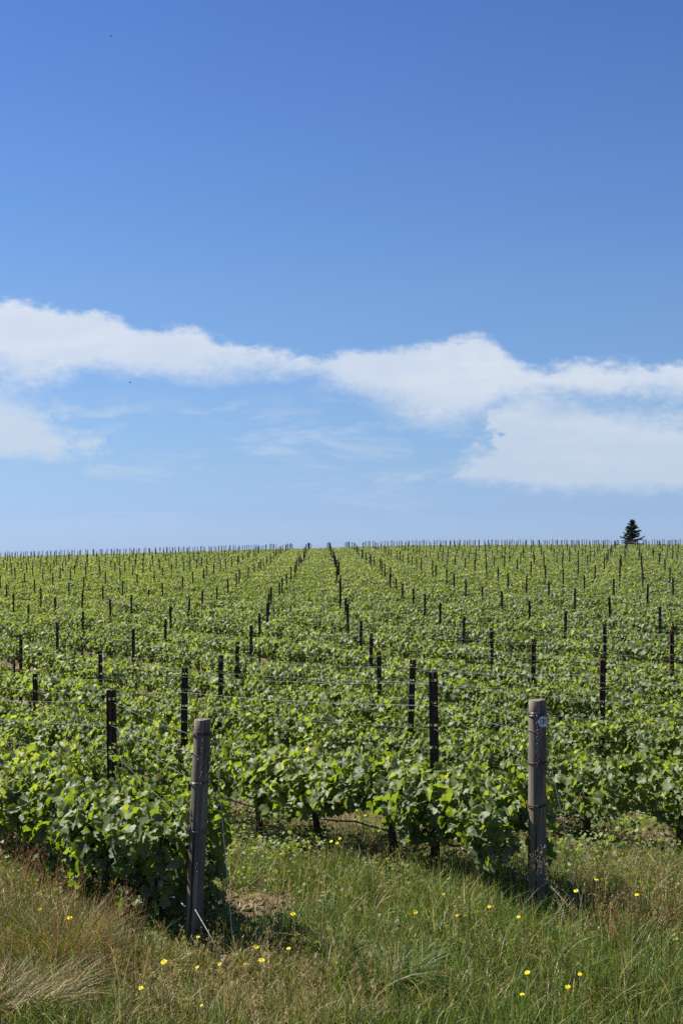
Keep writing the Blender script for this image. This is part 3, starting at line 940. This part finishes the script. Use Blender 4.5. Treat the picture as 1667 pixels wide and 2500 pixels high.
# ------------------------------------------------------------------ grass and weeds
def blades(bx, by, hgt, wid, lean, ldir, cols, bend=1.0, segs=3, gz=None):
    """grass blades: arrays of bases, heights, widths, lean amounts, lean headings, colours"""
    n = len(bx)
    gz = ground(bx, by) if gz is None else gz
    t_ = np.linspace(0, 1, segs + 1)
    dirx, diry = np.cos(ldir), np.sin(ldir)
    face = rng.uniform(0, pi, n)
    wx, wy = np.cos(face), np.sin(face)
    V_ = np.zeros((n, segs + 1, 2, 3))
    for i, q in enumerate(t_):
        out_ = lean * hgt * (q ** 1.7) * bend
        up = hgt * (q - 0.42 * lean * q ** 2.4)
        ww = wid * (1 - q ** 1.6) * .5 + .0004
        for s_, k_ in ((-1, 0), (1, 1)):
            V_[:, i, k_, 0] = bx + dirx * out_ + s_ * wx * ww
            V_[:, i, k_, 1] = by + diry * out_ + s_ * wy * ww
            V_[:, i, k_, 2] = gz - .01 + up
    base = np.arange(n)[:, None, None] * (segs + 1) * 2
    q1 = np.array([[2 * i, 2 * i + 1, 2 * i + 3, 2 * i + 2] for i in range(segs)])[None]
    Qs = (base + q1).reshape(-1, 4)
    return V_.reshape(-1, 3), Qs, np.repeat(cols, (segs + 1) * 2, axis=0)


def vnoise(x, y, s_, seed):
    r_ = np.random.default_rng(seed); tab = r_.random((64, 64))
    fx, fy = x / s_ + 100, y / s_ + 100
    ix, iy = np.floor(fx).astype(int), np.floor(fy).astype(int); u, v = fx - ix, fy - iy
    u = u * u * (3 - 2 * u); v = v * v * (3 - 2 * v)
    g_ = lambda a, c_: tab[a % 64, c_ % 64]
    return (g_(ix, iy) * (1 - u) + g_(ix + 1, iy) * u) * (1 - v) + (g_(ix, iy + 1) * (1 - u) + g_(ix + 1, iy + 1) * u) * v


def scatter(n, y0, y1, margin=1.9):
    n = int(n * (1.9 if y1 < 11.5 else 1.45 if y1 < 19 else 1.2) * .82)
    y = np.sqrt(rng.uniform(y0 ** 2, y1 ** 2, n))
    x = rng.uniform(-1, 1, n) * (y * .285 + margin)
    return x, y


GREEN = np.array([(.090, .135, .022), (.150, .178, .032), (.065, .098, .018), (.185, .200, .050), (.095, .135, .040)])
TAN = np.array([(.42, .29, .16), (.34, .22, .12), (.56, .42, .28), (.27, .165, .095)])
RED = np.array([(.28, .12, .08), (.34, .17, .11), (.20, .10, .07)])


def patch(x, y):
    """0..1 share of bare / dry ground"""
    px = pxof(x, y)
    d = vnoise(x, y, .55, 1) * .6 + vnoise(x, y, .2, 2) * .4
    bare = 1.5 * np.exp(-((px - 610) / 150) ** 2 - ((y - 9.9) / .7) ** 2) + .8 * np.exp(-((px - 640) / 160) ** 2 - ((y - 8.0) / .35) ** 2) + .6 * np.exp(-((px - 930) / 70) ** 2 - ((y - 9.6) / .4) ** 2)
    return d, bare


# low green sward
def sward(n, y0, y1, hlo, hhi, wlo, whi, segs, greenbias=0.0, far=False):
    x, y = scatter(n, y0, y1)
    d, bare = patch(x, y)
    k = rng.random(len(x)) > np.clip(bare * 1.1, 0, .93)
    x, y, d = x[k], y[k], d[k]; m_ = len(x)
    px = pxof(x, y)
    h = rng.uniform(hlo, hhi, m_) * (0.55 + .9 * vnoise(x, y, .35, 5))
    dry = np.clip(.20 + .9 * (d - .5) - greenbias + .30 * (np.abs(px - 480) < 330) * (y < 8.8) - .12 * ((px > 800) & (y < 10.5)), .05, .85)
    isdry = rng.random(m_) < dry
    col = GREEN[rng.integers(0, len(GREEN), m_)] * rng.uniform(.7, 1.35, (m_, 1))
    col[isdry] = TAN[rng.integers(0, len(TAN), isdry.sum())] * rng.uniform(.6, 1.1, (isdry.sum(), 1))
    lean = np.abs(rng.normal(.35, .3, m_)) + .6 * isdry * rng.random(m_)
    return blades(x, y, h, rng.uniform(wlo, whi, m_), np.clip(lean, 0, 1.5), rng.uniform(0, 2 * pi, m_), col, 1.0, segs)


def merge(L):
    V_, Q_, C_ = [], [], []; o_ = 0
    for v, q, c_ in L: V_.append(v); Q_.append(q + o_); C_.append(c_); o_ += len(v)
    return np.concatenate(V_), np.concatenate(Q_), np.concatenate(C_)


v, q, c_ = merge([sward(48000, 7.0, 9.6, .08, .26, .004, .009, 3), sward(42000, 9.4, 12.5, .06, .20, .005, .011, 3), sward(60000, 12.3, 22, .06, .18, .005, .010, 2, .05), sward(40000, 20, 45, .08, .22, .012, .02, 2, .1)])
tag(link('low_grass', build_mesh('low_grass', v, None, q, [M_GRASS], attrs={'col': c_})), 'short mixed green and dry grass covering the headland and row middles', 'grass', kind='stuff')

# tall upright green grass on the headland
n = 30000
x, y = scatter(n, 7.1, 10.9)
px = pxof(x, y)
pr_ = np.clip(.10 + 2.4 * (vnoise(x, y, .22, 9) - .48) + .5 * (px > 560) * (px < 1600) * (y > 7.9) * (y < 11.0) + .35 * (px > 1000) - .3 * (px < 640) * (px > 330), .02, 1)
_, bare = patch(x, y)
k = (rng.random(len(x)) < pr_) & (rng.random(len(x)) > bare)
x, y = x[k], y[k]; m_ = len(x)
h = rng.uniform(.14, .46, m_) * (.7 + .6 * vnoise(x, y, .3, 21))
col = GREEN[rng.integers(0, 5, m_)] * rng.uniform(.75, 1.4, (m_, 1))
kd = rng.random(m_) < .15
col[kd] = TAN[rng.integers(0, 4, kd.sum())]
A1 = blades(x, y, h, rng.uniform(.004, .009, m_), np.clip(np.abs(rng.normal(.45, .4, m_)), 0, 1.5), rng.uniform(0, 2 * pi, m_), col, 1, 5)
v, q, c_ = A1
tag(link('tall_grass', build_mesh('tall_grass', v, None, q, [M_GRASS], attrs={'col': c_})), 'tall upright green grass on the headland before the vines', 'grass', kind='stuff')

# dry seed stalks: thin stems ending in a loose panicle
def stalks(x, y, h, colset, lean_mu, spread, nspk=14, sw=.0016, plen=.25):
    m_ = len(x)
    ld = rng.uniform(0, 2 * pi, m_); lean = np.clip(np.abs(rng.normal(lean_mu, .25, m_)), 0, 1.3)
    col = colset[rng.integers(0, len(colset), m_)] * rng.uniform(.7, 1.2, (m_, 1))
    gz = ground(x, y)
    Sv = blades(x, y, h, np.full(m_, sw * 2), lean, ld, col, 1, 4, gz)
    # spikelets
    q_ = 1 - plen * rng.random((m_, nspk))
    out_ = (lean * h)[:, None] * q_ ** 1.7; up = h[:, None] * (q_ - .42 * lean[:, None] * q_ ** 2.4)
    j = rng.normal(0, spread, (m_, nspk, 2)) * (1.15 - q_)[..., None] * 2.2 * h[:, None, None]
    sx = (x[:, None] + np.cos(ld)[:, None] * out_ + j[..., 0]).ravel(); sy = (y[:, None] + np.sin(ld)[:, None] * out_ + j[..., 1]).ravel()
    sz = (gz[:, None] + up).ravel()
    k_ = len(sx)
    Sp = blades(sx, sy, rng.uniform(.008, .022, k_), rng.uniform(.0022, .0045, k_), rng.uniform(.2, .9, k_), rng.uniform(0, 2 * pi, k_), np.repeat(col * 1.15, nspk, 0), 1, 2, sz)
    return [Sv, Sp]


def region(n, px0, px1, y0, y1):
    y = rng.uniform(y0, y1, n); p = rng.uniform(px0, px1, n)
    return (p - HX) / F * y, y


L = []
x, y = region(700, -80, 330, 7.6, 10.8); L += stalks(x, y, rng.uniform(.3, .62, len(x)), RED, .25, .05)
x, y = region(700, 300, 950, 7.3, 8.8); L += stalks(x, y, rng.uniform(.16, .36, len(x)), TAN, .3, .05)
x, y = region(620, 1400, 1760, 8.6, 11.0); L += stalks(x, y, rng.uniform(.22, .5, len(x)), np.vstack([RED, TAN[:2]]), .3, .06)
x, y = region(420, 650, 1450, 7.6, 11.5); L += stalks(x, y, rng.uniform(.2, .45, len(x)), TAN, .35, .05)
x, y = region(500, 850, 1350, 11.2, 15.0); L += stalks(x, y, rng.uniform(.2, .5, len(x)), RED, .35, .06)
x, y = region(900, 540, 1250, 9.6, 14.5); L += stalks(x, y, rng.uniform(.15, .45, len(x)), np.vstack([GREEN, RED[:1], TAN[:1]]), .45, .05)
v, q, c_ = merge(L)
tag(link('dry_seed_grass', build_mesh('dry_seed_grass', v, None, q, [M_DRY], attrs={'col': c_})), 'reddish and tan seed stalks standing among the green grass', 'dry grass', kind='stuff')

# straw lying flat between the rows
x, y = scatter(16000, 7.2, 17)
d, bare = patch(x, y)
k = rng.random(len(x)) < np.clip(.25 + bare * .6 + .5 * (y > 11.5), 0, 1)
x, y = x[k], y[k]; m_ = len(x)
v, q, c_ = blades(x, y, rng.uniform(.06, .22, m_), rng.uniform(.002, .0045, m_), rng.uniform(1.6, 2.1, m_), rng.uniform(0, 2 * pi, m_), TAN[rng.integers(0, 4, m_)] * rng.uniform(.8, 1.6, (m_, 1)), .6, 2, ground(x, y) + .03)
tag(link('straw_litter', build_mesh('straw_litter', v, None, q, [M_DRY], attrs={'col': c_})), 'pale cut straw lying on the soil between the rows', 'straw', kind='stuff')

# broad-leaved weeds
x, y = scatter(46000, 8.6, 18)
w_ = vnoise(x, y, .4, 12) + .12 * (y > 9.6) * (y < 15.5) * (pxof(x, y) > 520)
_, bare = patch(x, y)
k = (w_ > .52) & (rng.random(len(x)) < .9) & (rng.random(len(x)) > bare * 1.3)
x, y = x[k], y[k]; m_ = len(x)
P = np.stack([x, y, ground(x, y) + rng.uniform(.02, .18, m_) + .16 * rng.random(m_) * (y > 11.5)], 1)
W, T_ = leaf_cloud(P, np.stack([rng.normal(0, .5, m_), rng.normal(0, .5, m_), np.ones(m_)], 1), rng.normal(0, 1, (m_, 3)), rng.uniform(.010, .032, m_), T_LOW, rng)
tag(link('weeds', build_mesh('weeds', W, T_, None, [M_LEAF], attrs={'tone': np.repeat(np.clip(rng.normal(.35, .2, m_), 0, 1), len(T_LOW[0]))})),
    'low broad-leaved weeds spreading under the vines', 'weeds', kind='stuff')

# soil clods on the bare patches
mb = MB()
x, y = region(1600, 430, 1010, 7.6, 11.6)
d, bare = patch(x, y); k = rng.random(len(x)) < bare
oct_v = np.array([[1, 0, 0], [-1, 0, 0], [0, 1, 0], [0, -1, 0], [0, 0, 1], [0, 0, -1.0]])
oct_t = [[0, 2, 4], [2, 1, 4], [1, 3, 4], [3, 0, 4], [2, 0, 5], [1, 2, 5], [3, 1, 5], [0, 3, 5]]
for a, c2_ in zip(x[k], y[k]):
    s_ = rng.uniform(.008, .035)
    mb.add(oct_v * rng.uniform(.6, 1.2, (6, 1)) * s_ * [1, 1, .7] + [a, c2_, float(ground(a, c2_)) + .3 * s_], oct_t)
tag(mb.obj('soil_clods', M_GROUND), 'crumbled red-brown soil clods on bare patches', 'soil', kind='stuff')

# named grass clumps
def clump(name, label, cat, px, Z, n, h, colset, wid, lean, rad=.08, segs=6, mat_=None, bias=None):
    cx = at(px, Z)
    a = rng.uniform(0, 2 * pi, n); rr = rad * np.sqrt(rng.random(n))
    x = cx + rr * np.cos(a); y = Z + rr * np.sin(a)
    ld = a + rng.normal(0, .5, n)
    if bias is not None: ld = np.where(rng.random(n) < .7, bias + rng.normal(0, .5, n), ld)
    col = colset[rng.integers(0, len(colset), n)] * rng.uniform(.7, 1.25, (n, 1))
    v, q, c_ = blades(x, y, rng.uniform(h * .55, h, n), rng.uniform(wid * .6, wid, n), np.clip(rng.normal(lean, .3, n), .05, 1.7), ld, col, 1.1, segs)
    o = link(name, build_mesh(name, v, None, q, [mat_ or M_GRASS], attrs={'col': c_}))
    tag(o, label, cat, 'bunch grass clumps on the headland')


clump('grass_clump', 'large clump of arching straw-coloured bunch grass in the bottom left corner', 'grass clump', 60, 7.75, 720, .44, np.vstack([TAN, TAN * .7, GREEN[:2]]), .0065, .9, .30, 7, M_DRY, 0.6)
clump('grass_clump', 'fine green-and-tan bunch grass clump at the left edge behind the straw clump', 'grass clump', 150, 8.5, 760, .58, np.vstack([GREEN * [1.15, 1.0, .8], TAN[:2], RED[:1]]), .0052, .50, .26, 6)
clump('grass_clump', 'dark green broad-bladed grass tuft low in the picture, left of centre right', 'grass clump', 960, 8.2, 520, .42, np.array([(.055, .095, .02), (.09, .14, .03), (.16, .20, .07)]), .011, 1.0, .12, 6)
clump('grass_clump', 'light green grass tuft at the foot of the numbered wooden post', 'grass clump', 1290, 9.35, 320, .34, np.vstack([GREEN * 1.3, TAN[:1]]), .005, .9, .12, 6)
clump('grass_clump', 'pale dry grass tuft right of the left wooden post foot', 'grass clump', 540, 8.45, 240, .34, np.vstack([TAN, GREEN[:2]]), .0035, 1.0, .14, 6, M_DRY)
clump('grass_clump', 'blue-green grass tuft in the middle ground before the second row trunks', 'grass clump', 760, 9.5, 300, .30, GREEN * [.9, 1.0, 1.5], .005, .6, .18, 5)
clump('grass_clump', 'pale green feathery grass clump between the middle vine trunks', 'grass clump', 870, 12.6, 500, .50, np.vstack([GREEN * 1.5, TAN[:1]]), .005, .6, .30, 5)

# tall pale seed head beside the numbered post
cx = at(1290, 9.45); L = stalks(cx + rng.normal(0, .03, 9), 9.45 + rng.normal(0, .03, 9), rng.uniform(.55, .78, 9), np.array([(.36, .27, .22), (.30, .21, .17)]), .10, .06, 60, .002, .32)
v, q, c_ = merge(L)
tag(link('seed_head_grass', build_mesh('seed_head_grass', v, None, q, [M_DRY], attrs={'col': c_})), 'pinkish-tan grass seed head standing against the numbered wooden post', 'grass')

# ------------------------------------------------------------------ yellow flowers
FL = [(483, 2289, 'yellow flower directly in front of the left wooden post'), (536, 2355, 'yellow flower low right of the left wooden post foot'),
      (597, 2355, 'small yellow flower third right of the left wooden post foot'), (639, 2346, 'yellow flower fourth right of the left wooden post foot'),
      (704, 2317, 'yellow flower rightmost of the group near the left wooden post'), (626, 2314, 'half-hidden yellow flower above the group near the left post'),
      (481, 2363, 'small yellow flower lowest in front of the left wooden post'), (400, 2350, 'yellow flower left of the left wooden post foot'),
      (344, 2414, 'drooping yellow flower in dry grass low on the left'), (715, 2233, 'yellow flower alone in grass above the left post group'),
      (170, 2242, 'yellow flower under the hanging vine leaves at far left'), (96, 2221, 'tiny yellow flower nearest the left picture edge'),
      (492, 2456, 'tiny yellow flower at the bottom below the left wooden post'), (1014, 2229, 'yellow flower leftmost before the numbered post'),
      (1115, 2236, 'small yellow flower second from left before the numbered post'), (1194, 2215, 'yellow flower just left of the numbered post foot'),
      (1082, 2184, 'yellow flower higher up between the two wooden posts'), (1265, 2240, 'tiny yellow flower at the numbered post foot'),
      (1365, 2142, 'yellow flower first right of the numbered post'), (1406, 2176, 'largest yellow flower right of the numbered post'),
      (1455, 2149, 'yellow flower second upper right of the numbered post'), (1492, 2148, 'tiny yellow flower between two others on the right'),
      (1554, 2186, 'yellow flower in the reddish grass on the right'), (1640, 2157, 'yellow flower nearest the right picture edge'),
      (1287, 2376, 'yellow flower uppermost of the lower right group'), (1274, 2429, 'yellow flower lowest of all on the right'),
      (1386, 2411, 'yellow flower rightmost of the lower right group'), (1415, 2380, 'small yellow flower beside the fallen pale stem'),
      (822, 1999, 'yellow flower high against the middle vine leaves'), (808, 2055, 'yellow flower leftmost of three beside the middle trunk'),
      (822, 2059, 'yellow flower middle of three beside the middle trunk'), (829, 2048, 'yellow flower rightmost of three beside the middle trunk'),
      (891, 1987, 'yellow flower tucked under leaves right of the middle trunk'), (1083, 2065, 'yellow flower below the central steel post')]
for i, (px, py, lab) in enumerate(FL):
    hs_ = rng.uniform(.30, .40) if py > 2120 else .38
    Z = F * (EYE - hs_) / (py - HY)
    for _ in range(3): Z = F * (EYE - float(ground(at(px, Z), Z)) - hs_) / (py - HY)
    x = at(px, Z); g = float(ground(x, Z))
    root = empty('yellow_flower', (x, Z, g)); tag(root, lab, 'flower', 'yellow flowers scattered in the grass')
    sc_ = rng.uniform(.62, 1.0) * (0.7 if 'tiny' in lab or 'small' in lab else 1.25 if 'largest' in lab else 1)
    bx = rng.normal(0, .02)
    mb = MB(); mb.tube([[bx, 0, -.02], [bx * .5, .0, hs_ * .5], [0, 0, hs_ - .004]], .0016, 5); mb.obj('stem', M_STEM, root)
    mb = MB(); tl = rng.uniform(.0, .5); ta = rng.uniform(0, 2 * pi)
    cN = nrm(np.array([sin(tl) * cos(ta), sin(tl) * sin(ta) - .55, 1.0]))
    e1 = nrm(np.cross(cN, [0, 1, .2])); e2 = np.cross(cN, e1); c0 = np.array([0, 0, hs_])
    for ringi, (nn_, ro, lift) in enumerate(((18, .019, .05), (14, .014, .35), (10, .009, .6))):
        for j in range(nn_):
            a = (j + .5 * ringi) / nn_ * 2 * pi + rng.normal(0, .05); dv = cos(a) * e1 + sin(a) * e2; sd_ = -sin(a) * e1 + cos(a) * e2
            ro2 = ro * sc_ * rng.uniform(.88, 1.1); wv = .0026 * sc_
            mb.add([c0 + dv * .002 - sd_ * wv * .6, c0 + dv * .002 + sd_ * wv * .6, c0 + dv * ro2 + sd_ * wv + cN * ro2 * lift, c0 + dv * ro2 * 1.06 + cN * ro2 * lift, c0 + dv * ro2 - sd_ * wv + cN * ro2 * lift],
                   [[2, 3, 4]], [[0, 1, 2, 4]])
    hd_ = mb.obj('petals', M_PETAL, root)
    mb = MB(); mb.tube([c0 - cN * .009 * sc_, c0 - cN * .003 * sc_, c0 + cN * .001], [.0025 * sc_, .0055 * sc_, .005 * sc_], 8); mb.obj('flower_base', M_STEM, root)

# ------------------------------------------------------------------ fir on the skyline
fx, fz = at(1543, 214), 214.0
fg = float(ground(fx, fz))
ftop = zat(1268, fz)
H_ = ftop - fg
fir = empty('fir_tree', (fx, fz, fg))
tag(fir, 'small dark fir tree standing alone on the skyline at right', 'fir tree')
mb = MB(); mb.tube([[0, 0, -.3], [.03, 0, H_ * .5], [0, 0, H_]], [.13, .08, .012], 8); mb.obj('trunk', M_FIRBARK, fir)
r_ = np.random.default_rng(11)
P, N, D, S, Tn = [], [], [], [], []
zc = .25
while zc < H_ - .15:
    q_ = (zc / H_)
    R0 = 2.45 * (1 - q_) ** .80 + .08
    for j in range(r_.integers(4, 8)):
        a = r_.uniform(0, 2 * pi); Rb = R0 * r_.uniform(.42, 1.40)
        if r_.random() < .12: Rb *= .4
        m_ = max(12, int(Rb * 75)); L_ = r_.random(m_) ** .7
        dro = r_.uniform(-.05, .25)
        for l in L_:
            w__ = .30 * (1 - l) * Rb + .05
            u_ = r_.normal(0, w__ * .5)
            P.append([cos(a) * l * Rb - sin(a) * u_, sin(a) * l * Rb + cos(a) * u_, zc + dro * l * l * Rb + .10 * l + r_.normal(0, .045)])
            N.append([r_.normal(0, .4), r_.normal(0, .4), 1]); D.append([cos(a), sin(a), .3 * r_.normal()]); S.append(r_.uniform(.07, .14)); Tn.append(r_.random())
    zc += r_.uniform(.05, .19) * (1.3 - .5 * q_)
P, N, D, S = map(np.array, (P, N, D, S))
W, T_ = leaf_cloud(P, N, D, S, (T_QUAD[0] * [.45, 1.2, 1], T_QUAD[1]), r_)
link('crown', build_mesh('crown', W, T_, None, [M_NEEDLE], attrs={'tone': np.repeat(Tn, 4)}), fir)

# low dark hedge beyond the crest at right
n = 5200
hx = rng.uniform(at(1500, 222), at(1760, 222), n); hy = 222 + rng.normal(0, .5, n)
P = np.stack([hx, hy, ground(hx, hy) + rng.uniform(0, 1, n) * (1.50 + .12 * np.sin(hx * 1.1))], 1)
W, T_ = leaf_cloud(P, rng.normal(0, 1, (n, 3)), rng.normal(0, 1, (n, 3)), rng.uniform(.10, .2, n), T_QUAD, rng)
tag(link('hedge', build_mesh('hedge', W, T_, None, [M_NEEDLE], attrs={'tone': np.repeat(rng.random(n), 4)})), 'low dark hedge just beyond the skyline on the right', 'hedge')

# two insects in the air
for i, (px, py, Z, lab) in enumerate(((270, 87, 7.0, 'tiny dark insect flying high in the blue sky, upper left'), (317, 934, 7.0, 'tiny dark insect flying before the white cloud at left'))):
    root = empty('flying_insect', (at(px, Z), Z, zat(py, Z))); tag(root, lab, 'insect', 'insects in flight')
    mb = MB(); mb.tube([[-.006, 0, .001], [-.003, 0, 0], [.002, 0, 0], [.006, 0, .001]], [.001, .0024, .0026, .001], 8); mb.obj('body', M_INSECT, root)
    for s_ in (-1, 1):
        mb = MB(); mb.add([[0, 0, .002], [.004, s_ * .003, .004], [.002, s_ * .010, .006], [-.003, s_ * .008, .006]], None, [[0, 1, 2, 3]]); mb.obj('wing', M_INSECT, root)
